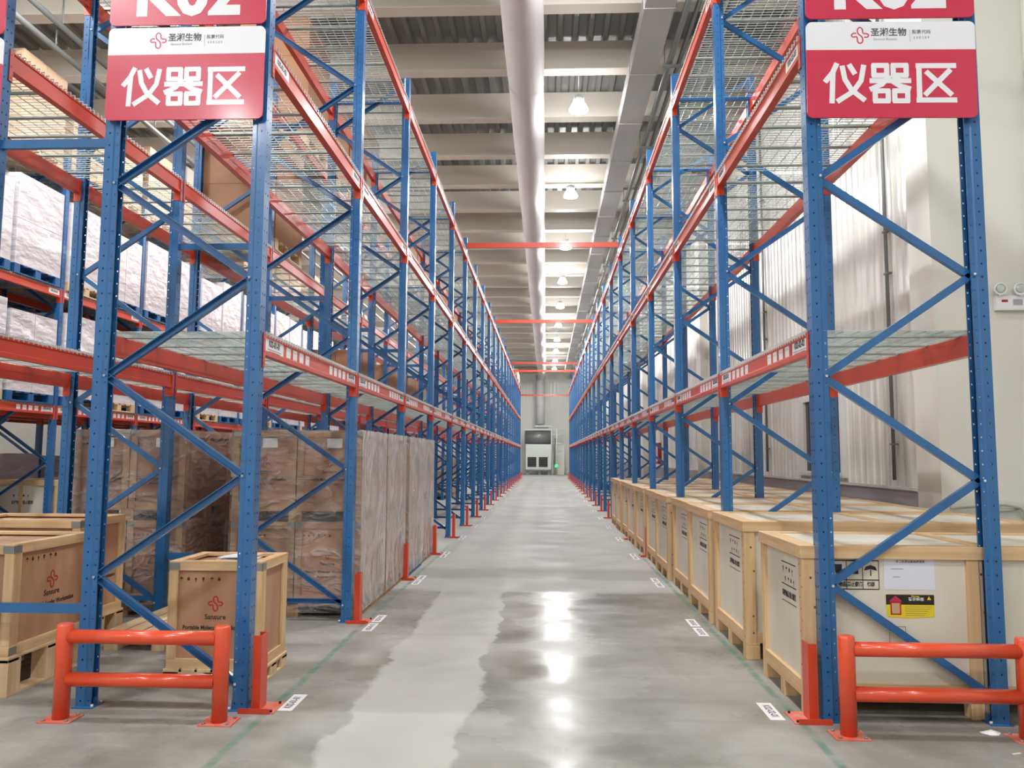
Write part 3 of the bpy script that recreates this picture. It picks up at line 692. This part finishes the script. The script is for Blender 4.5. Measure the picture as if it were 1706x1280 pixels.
for p in ([(.215, .845), (.218, .80), (.236, .788), (.254, .80), (.257, .845)], [(.232, .79), (.232, .775), (.24, .775), (.24, .79)], [(.30, .79), (.302, .83), (.345, .838), (.348, .79)],
          [(.38, .81), (.39, .832), (.417, .842), (.444, .832), (.454, .81), (.417, .818)], [(.414, .816), (.414, .78), (.42, .78), (.42, .816)]): b.quad([(u, yk-.0004, v) for u, v in p][::-1], ink)
for s_, x in (('易碎物品', .236), ('禁止翻滚', .327), ('怕雨', .417)): b.mesh_in(text_me(s_, .03, .0008, .0002), MX(x, yk-.0003, .731, 0, .72), ink)
b.build('handling_marks', first, loc=(-.026, 0, 0)).scale = (1, 1/.84, 1/.965)
b = MB()
for x0, x1, z0, z1 in ((.51, .512, .39, .50), (.60, .602, .39, .50), (.51, .602, .39, .392), (.51, .602, .498, .50)): L_(x0, x1, z0, z1, inkb)
b.build('printed_square', first, loc=(-.026, 0, 0)).scale = (1, 1/.84, 1/.965)
b = MB(); b.box(.49, .775, yk-.0008, yk, .705, .89, paper)
b.mesh_in(text_me('手工检测设备装箱清单', .018, .0003, .0002), MX(.64, yk-.0011, .862, 0, .9), sign_grey)
for x0, x1, z in ((.53, .60, .82), (.54, .58, .775)): b.box(x0, x1, yk-.001, yk-.0008, z, z+.003, sign_grey)
b.build('paper_sheet', first, loc=(-.026, 0, 0)).scale = (1, 1/.84, 1/.965)
b = MB(); b.box(.497, .765, yk-.0012, yk, .622, .678, black); b.quad([(.502, yk-.001, .553), (.62, yk-.001, .546), (.762, yk-.001, .556), (.765, yk-.001, .622), (.497, yk-.001, .622)], yellow)
b.mesh_in(text_me('Warning', .014, .0004, .0002), MX(.66, yk-.0015, .669, 0, .9), yellow); b.mesh_in(text_me('警示标签', .02, .0004, .0002), MX(.665, yk-.0015, .652, 0, 1.1), white_lbl)
for k in range(5): b.box(.60, .75-.01*k, yk-.0016, yk-.0013, .61-.012*k, .612-.012*k, sign_grey)
b.quad([(.725, yk-.0015, .65), (.748, yk-.0015, .65), (.7365, yk-.0015, .672)], yellow)
b.quad([(.512, yk-.0015, .64), (.588, yk-.0015, .64), (.55, yk-.0015, .672)], magenta); b.box(.52, .58, yk-.0016, yk-.0012, .565, .64, redbox); b.box(.528, .572, yk-.0019, yk-.0015, .573, .63, carton_t)
b.build('yellow_warning_label', first, loc=(-.026, 0, 0)).scale = (1, 1/.84, 1/.965)

# ------------------------------------------------------------------ pallets, plywood crates and wrapped loads on the left
def pallet_mb(w, d, h, W3, along='y'):
    """w along x, d along y"""
    mb = MB(); t = .018; n = 6
    for k in range(n):
        s0 = k*(w-.12)/(n-1) if along == 'y' else k*(d-.12)/(n-1)
        if along == 'y': mb.box(s0, s0+.12, 0, d, h-t, h, W3['y'])
        else: mb.box(0, w, s0, s0+.12, h-t, h, W3['x'])
    for k in range(3):
        x = k*(w-.1)/2
        mb.box(x, x+.1, 0, d, 0, t, W3['y'])
        for y in (0, d/2-.06, d-.12): mb.box(x, x+.1, y, y+.12, t, h-t, W3['z'])
    for y in (0, d/2-.05, d-.1): mb.box(0, w, y, y+.1, h-2*t, h-t, W3['x'])
    return mb
blue3 = {a: pal_blue for a in 'xyz'}
def ply_crate(w, d, h, z0, mat_p, W3, marks=True, face='front'):
    """returns body, frame, marks, clips builders; origin near-left-bottom corner, near face at y=0"""
    body, fr, mk, cl = MB(), MB(), MB(), MB(); e = .06; t = .018
    body.box(t, w-t, t, d-t, z0, z0+h-.03, mat_p)
    for x0, x1 in ((0, e), (w-e, w)):
        for y0, y1 in ((0, t), (d-t, d)): fr.box(x0, x1, y0, y1, z0+e, z0+h-e, W3['z'])
    for y0, y1 in ((t, t+e), (d-t-e, d-t)):
        for x0, x1 in ((0, t), (w-t, w)): fr.box(x0, x1, y0, y1, z0+e, z0+h-e, W3['z'])
    for z in (z0, z0+h-e):
        for y0 in (0, d-t): fr.box(0, w, y0, y0+t, z, z+e, W3['x'])
        for x0 in (0, w-t): fr.box(x0, x0+t, t, d-t, z, z+e, W3['y'])
    for y0 in (t, d-t-.05): fr.box(t, w-t, y0, y0+.05, z0+h-.02, z0+h, W3['x'])
    for x0 in (t, w-t-.05): fr.box(x0, x0+.05, t+.05, d-t-.05, z0+h-.02, z0+h, W3['y'])
    for x0, x1 in ((-.002, .07), (w-.07, w+.002)): cl.box(x0, x1, -.002, .0, z0+h-.055, z0+h-.01, metal_dark)
    for x0, x1 in ((-.002, 0), (w, w+.002)): cl.box(x0, x1, -.002, .07, z0+h-.055, z0+h-.01, metal_dark); cl.box(x0, x1, -.002, .07, z0+.005, z0+.05, metal_dark)
    if marks:
        def prints(x, y, zz, rz, W, s):
            pictos(mk, x-(.30*s)*math.cos(rz), y-(.30*s)*math.sin(rz), zz+h*.80, .034*s, rz, inkb, 7)
            logo(mk, x, y, zz+h*.60, .10*s, red_ink, rz, .1)
            mk.mesh_in(text_me('Sansure', .045*s, .0008, .0003), MX(x, y, zz+h*.475, rz), inkb)
            mk.mesh_in(text_me('Portable Molecular Workstation', .036*s, .0012, .0003), MX(x, y, zz+h*.375, rz, .9), inkb)
            mk.mesh_in(text_me('Model No: S-0001', .026*s, .0004, .0003), MX(x, y, zz+h*.315, rz), inkb)
        if face in ('front', 'both'): prints(w/2, t-.0012, z0, 0, w, min(1, w/.62))
        if face in ('side', 'both'): prints(w-t+.0012, d/2, z0, PI/2, d, min(1.15, d/.6))
    return body, fr, mk, cl
def crate_thing(x, y, w, d, h, ph, label, face='front', W3=pine, mp=ply, z=0, grp=None, lit=False):
    p = pallet_mb(w+.02, d+.02, ph, pale); po = p.build('pallet', None, .002, loc=(x-.01, y-.01, z)); tag(po, 'wooden pallet carrying the '+label, 'pallet')
    t = tag(empty('plywood_crate', (x, y, z+ph+.001)), label, 'crate', grp)
    bd, fr, mk, cl = ply_crate(w, d, h, 0, mp, W3, True, face)
    pn = bd.build('plywood_panels', t); f_ = fr.build('battens', t, .002); cl.build('corner_clips', f_)
    if mk.v: mk.build('printed_marks', pn)
    return t
# crate by the aisle in the first bay
ct = crate_thing(-2.41, 5.08, .605, .50, .67, .10, 'small brown plywood crate behind the left guard rail', 'front')
b = MB(); b.quad([(.25, .12, .68), (.42, .10, .682), (.50, .30, .684), (.30, .32, .681)], white_lbl); b.box(.25, .5, .12, .3, .665, .667, white_lbl); tag(b.build('plastic_sheet', loc=(-2.41, 5.08, .101)), 'crumpled pale plastic sheet on top of the small brown crate', 'sheet')
crate_thing(-4.24, 4.76, 1.02, .84, .665, .235, 'brown crate at the left edge nearest the camera', 'side')
crate_thing(-4.38, 5.71, 1.00, .62, .735, .235, 'brown crate just behind the nearest one at the left edge', 'side')
p = pallet_mb(.82, 1.0, .14, pale); tag(p.build('pallet', None, .002, loc=(-3.28, 5.92, 0)), 'empty wooden pallet on the floor behind the left rack post', 'pallet')
# wrapped two-tier crate stacks
spine = {a: mat('brown_pine_'+a, srgb(184, 146, 110), 0.6, 0, (sc, 0.85, srgb(160, 120, 84))) for a, sc in (('x', (1.5, 30, 30)), ('y', (30, 1.5, 30)), ('z', (30, 30, 1.5)))}
def wrapped_stack(w, d, cols, tint, W3, blue_pal=False, name='wrapped_crate_stack', side=None):
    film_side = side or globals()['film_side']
    t = empty(name); ph = .13; hc = .715
    pallet_mb(w, d, ph, blue3 if blue_pal else W3).build('pallet', t)
    for tier in range(2):
        zb = ph+tier*(hc+.115)
        if tier:
            b = MB()
            for x in (0, w/2-.06, w-.12):
                for y in (0, d/2-.06, d-.12): b.box(x, x+.12, y, y+.12, zb-.115, zb-.018, W3['z'])
            b.box(0, w, 0, d, zb-.018, zb, W3['x']); b.build('spacer_blocks', t)
        for c in range(cols):
            cw = w/cols
            bd, fr, mk, cl = ply_crate(cw-.012, d-.012, hc, 0, tint, W3, True, 'front')
            mb = MB(); mb.merge(bd); mb.merge(fr); mb.merge(cl); mb.merge(mk)
            if tier: mb.box(cw*.45, cw*.68, -.001, .0155, hc*.78, hc*.90, white_lbl)
            mb.build('plywood_crate', t, loc=(c*cw+.006, .006, zb))
    b = MB(); g = .008; zt = ph+2*hc+.115
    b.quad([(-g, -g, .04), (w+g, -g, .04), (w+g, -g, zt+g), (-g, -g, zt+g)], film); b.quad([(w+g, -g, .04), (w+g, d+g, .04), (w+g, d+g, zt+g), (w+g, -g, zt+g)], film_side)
    b.quad([(w+g, d+g, .04), (-g, d+g, .04), (-g, d+g, zt+g), (w+g, d+g, zt+g)], film); b.quad([(-g, d+g, .04), (-g, -g, .04), (-g, -g, zt+g), (-g, d+g, zt+g)], film)
    b.build('stretch_film', t); return Proto(t)
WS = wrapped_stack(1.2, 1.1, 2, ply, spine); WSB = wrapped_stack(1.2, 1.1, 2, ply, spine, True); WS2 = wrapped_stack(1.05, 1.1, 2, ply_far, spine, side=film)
G = 'film-wrapped stacks of plywood crates'
for pr, x, y, lab in ((WS, -2.88, 7.22, 'film-wrapped two-tier crate stack in the left rack, right behind the second frame'), (WS, -2.88, 8.40, 'film-wrapped two-tier crate stack in the left rack, second from the camera'),
                      (WSB, -2.86, 9.62, 'film-wrapped two-tier crate stack on a blue pallet by the aisle'), (WS, -2.88, 10.80, 'film-wrapped two-tier crate stack in the left rack, farthest from the camera'),
                      (WS2, -4.36, 7.2, 'darker film-wrapped crate stack behind the left rack, nearest of its row'), (WS2, -4.36, 8.4, 'darker film-wrapped crate stack behind the left rack, second of its row'),
                      (WS2, -4.36, 9.6, 'darker film-wrapped crate stack behind the left rack, third of its row'), (WS2, -4.36, 10.8, 'darker film-wrapped crate stack behind the left rack, fourth of its row')):
    tag(pr.put((x, y, 0)), lab, 'crate stack', G)
# ------------------------------------------------------------------ pallet loads on the rack levels
def load(w, d, h, m, pal, rows, cols, wrap=False, lipm=None):
    t = empty('pallet_load'); ph = .14
    pallet_mb(w, d, ph, pal, 'x').build('pallet', t)
    b = MB(); hh = (h-ph)/rows
    for r in range(rows):
        for cx in range(cols):
            for c2 in range(cols): b.box(cx*w/cols+.004, (cx+1)*w/cols-.004, c2*d/cols+.004, (c2+1)*d/cols-.004, ph+r*hh+.002, ph+(r+1)*hh-.002, m)
    b.build('cartons', t)
    return Proto(t)
LW = [load(1.05, 1.06, 1.46, white_wrap, blue3, 2, 1), load(1.05, 1.06, 1.42, white_wrap, pale, 1, 1), load(1.05, 1.06, 1.3, white_wrap, blue3, 1, 2)]
LT = [load(1.0, 1.05, 1.2, carton_t, pale, 3, 2), load(1.0, 1.05, 1.5, carton_t, pale, 4, 2), load(1.0, 1.05, .95, carton_t, blue3, 2, 3)]
LBn = [load(1.02, 1.08, 1.55, carton_b, pale, 2, 1), load(1.02, 1.08, 1.9, carton_b, pale, 3, 1), load(1.02, 1.08, 1.2, carton_b, pale, 2, 2)]
def put_loads(row, X0, bays, lv, protos, desc, cat='pallet load', skip=()):
    z = .0 if lv < 0 else ZT[lv]+.021
    n = 0
    for i in bays:
        for hlf in (0, 1):
            if (i, hlf) in skip: continue
            pr = protos[(i*2+hlf+lv) % len(protos)]
            y = Y0+PW+i*P+.06+hlf*1.15
            tag(pr.put((X0, y, z)), '%s, %s half, %s bay, %s' % (desc, ('nearer', 'farther')[hlf], ORD[i], ('floor level', 'lowest level', 'middle level', 'top level')[lv+1]), cat, 'pallet loads in the racks on the left'); n += 1
put_loads('C', -8.56, range(0, 14), 0, LW, 'white wrapped cartons in the far stocked rack')
put_loads('C', -8.56, range(0, 14), 1, LW, 'white wrapped cartons in the far stocked rack')
put_loads('C', -8.56, range(0, 12), 2, LT, 'tan cartons on the far stocked rack', skip=((2, 0), (5, 1), (8, 0)))
put_loads('C', -8.56, range(4, 14), -1, LW, 'white wrapped cartons in the far stocked rack', skip=((6, 1), (9, 0)))
put_loads('B', -4.40, (2,), 1, LBn[:1], 'two-tier brown boxes behind the left rack', skip=((2, 1),))
put_loads('B', -4.40, (2, 3, 4, 6, 7, 9, 11), 2, LBn, 'tall brown boxes behind the left rack', skip=((2, 0), (4, 1)))
put_loads('B', -4.40, (4, 5, 6), 0, LBn[2:], 'brown boxes behind the left rack', skip=((4, 1),))
put_loads('B', -4.40, (6, 7, 9, 10), -1, LT, 'tan cartons behind the left rack')
put_loads('D', -10.3, (1, 2, 3, 4, 5, 6, 7), 0, LW, 'white wrapped cartons in the farthest rack')
put_loads('D', -10.3, (1, 2, 3, 4, 5, 6, 7), 1, LT, 'tan cartons in the farthest rack')
put_loads('D', -10.3, (1, 2, 3, 4, 5, 6, 7), -1, LW, 'white wrapped cartons in the farthest rack')
put_loads('A', -2.75, (18, 19), 2, LT[2:], 'tan cartons at the far end of the left rack')
# white crates at floor level of the stocked rack, seen at the left edge
t = empty('white_crate'); bd, fr, lid, ft, mk = white_crate_mb(); Rm = Matrix.Translation((0, 0, 0)) @ Matrix.Diagonal((.5, 1, 1.06, 1))
for src, nm in ((bd, 'side_panels'), (fr[0], 'batten_frame'), (fr[1], 'batten_frame'), (lid, 'lid'), (ft[0], 'skid'), (ft[1], 'skid'), (ft[2], 'skid')):
    q = MB(); q.merge(src, Rm); o_ = q.build(nm, t); pn = o_ if nm == 'side_panels' else pn
b = MB(); pictos(b, .35, .022, .78, .05, 0, ink, 4); b.mesh_in(text_me('易碎物品 禁止翻滚', .06, .001, .0003), MX(.5, .022, .70, 0, .7), ink); b.build('printed_marks', pn)
WC = Proto(t)
for n, y in enumerate((9.6, 12.0, 13.2)):
    tag(WC.put((-8.56, y, 0)), 'short white-panelled crate on the floor at the far left, %s from the camera' % ORD[n], 'crate', 'short white crates at the far left')

# ------------------------------------------------------------------ far end of the aisle
t = tag(empty('air_unit', (-1.62, 63.6, 0)), 'large white air unit with two black grilles at the end of the aisle', 'air unit')
b = MB(); b.box(0, 2.0, 0, 1.2, .42, 2.42, unit_m); b.build('cabinet', t)
for x in (.14, 1.04):
    b = MB(); b.box(x, x+.7, -.03, 0, .62, 1.4, blackm); g_ = b.build('grille', t)
    for k in range(5): b = MB(); b.box(x, x+.7, -.045, -.03, .7+.15*k, .72+.15*k, drum_m); b.build('grille_slat', g_)
b = MB(); b.box(-.05, 2.05, .0, 1.2, .30, .42, drum_m)
for x in (.05, 1.0, 1.75): b.box(x, x+.2, .1, 1.1, 0, .30, drum_m)
b.build('base_frame', t)
b = MB(); b.box(1.75, 1.8, -.02, 0, 1.4, 1.45, blackm); b.build('switch', t)
t = tag(empty('air_plenum', (-1.72, 64.1, 2.43)), 'dark horizontal drum on top of the air unit', 'drum')
b = MB(); b.tube([(0, .55, .55), (2.1, .55, .55)], .54, drum_m, 24); b.build('drum', t)
b = MB(); b.box(.0, 2.4, .2, .9, 1.12, 1.24, unit_m); b.box(.8, 2.2, .2, .9, 1.4, 1.5, unit_m); b.box(.9, 1.9, .3, .8, 1.24, 1.4, drum_m); b.build('top_frame', t)
t = tag(empty('pipe_stand', (.42, 64.0, 0)), 'white upright pipe stand right of the air unit', 'pipe stand')
b = MB()
for x in (0, .42): b.tube([(x, 0, 0), (x, 0, 3.7)], .045, frame_w, 8)
for z in (1.6, 2.5, 3.2, 3.65): b.tube([(0, 0, z), (.9, 0, z)], .03, frame_w, 8)
b.build('pipes', t)
b = MB(); b.tube([(.25, -.05, .6), (.25, -.05, 2.2), (.3, -.05, 2.9)], .06, drum_m, 8); b.build('valve_pipe', t)
b = MB(); b.box(0, .55, 0, .05, 0, 2.35, unit_m); b.box(.02, .53, -.012, 0, .05, 1.2, panel_white); tag(b.build('screen_board', loc=(.92, 64.6, 0)), 'white upright panel beside the right rack at the aisle end', 'panel')
t = tag(empty('green_light', (.68, 63.9, .62)), 'small glowing green light low beside the air unit', 'light')
b = MB(); b.box(0, .22, 0, .05, 0, .16, green_m); b.build('lit_face', t); b = MB(); b.box(.09, .13, .01, .04, -.62, 0, drum_m); b.build('stand', t)

# ------------------------------------------------------------------ things on the right wall
t = tag(empty('emergency_light', (4.44, 8.0, 2.93)), 'white twin-head emergency light on the pier at the right edge', 'emergency light')
b = MB(); b.box(0, .30, -.06, 0, -.02, .13, sign_white); b.build('case', t, .008)
for x in (.02, .21):
    b = MB(); b.tube([(x, -.07, .19), (x, -.11, .185)], [.055, .062], sign_white, 20); b.tube([(x, -.11, .185), (x, -.116, .184)], [.05, .03], zinc, 20); b.tube([(x+.02, -.04, .12), (x, -.07, .16)], .012, sign_white, 8); b.build('lamp_head', t)
b = MB(); b.box(.05, .11, -.0615, -.06, .06, .085, redbox); b.box(.16, .25, -.0615, -.06, .03, .09, sign_pale); b.build('status_label', t)
b = MB(); b.tube([(3.9, 7.93, .98), (4.1, 7.9, 1.0), (4.4, 7.92, 1.02), (4.55, 7.9, .99), (4.62, 7.92, .9), (4.6, 7.9, .6), (4.7, 7.93, .02)], .022, cable_m, 8)
b.tube([(4.2, 7.95, .94), (4.5, 7.95, .96), (4.75, 7.95, 1.04), (5.2, 7.95, 1.05)], .015, cable_m, 8); tag(b.build('cable_hose'), 'pale flexible hose looped along the pier behind the crates', 'hose')
b = MB(); b.box(3.92, 4.03, 28.2, 28.7, 1.2, 1.95, redbox); b.box(3.915, 3.92, 28.28, 28.62, 1.3, 1.85, sign_white); tag(b.build('hydrant_box'), 'small red fire box on the right wall beyond the crates', 'fire box')
for n, y in enumerate((9.35, 14.6, 24.0)):
    b = MB(); b.tube([(3.99, y, 1.2), (3.99, y, ZBEAM)], .022, pipe_m, 8)
    for z in (1.6, 3.6, 4.1, 6.2): b.box(3.97, 4.03, y-.05, y+.05, z, z+.02, pipe_m)
    tag(b.build('conduit_pipe'), 'thin grey conduit up the ribbed right wall, %s from the camera' % ORD[n], 'pipe', 'conduits on the right wall')
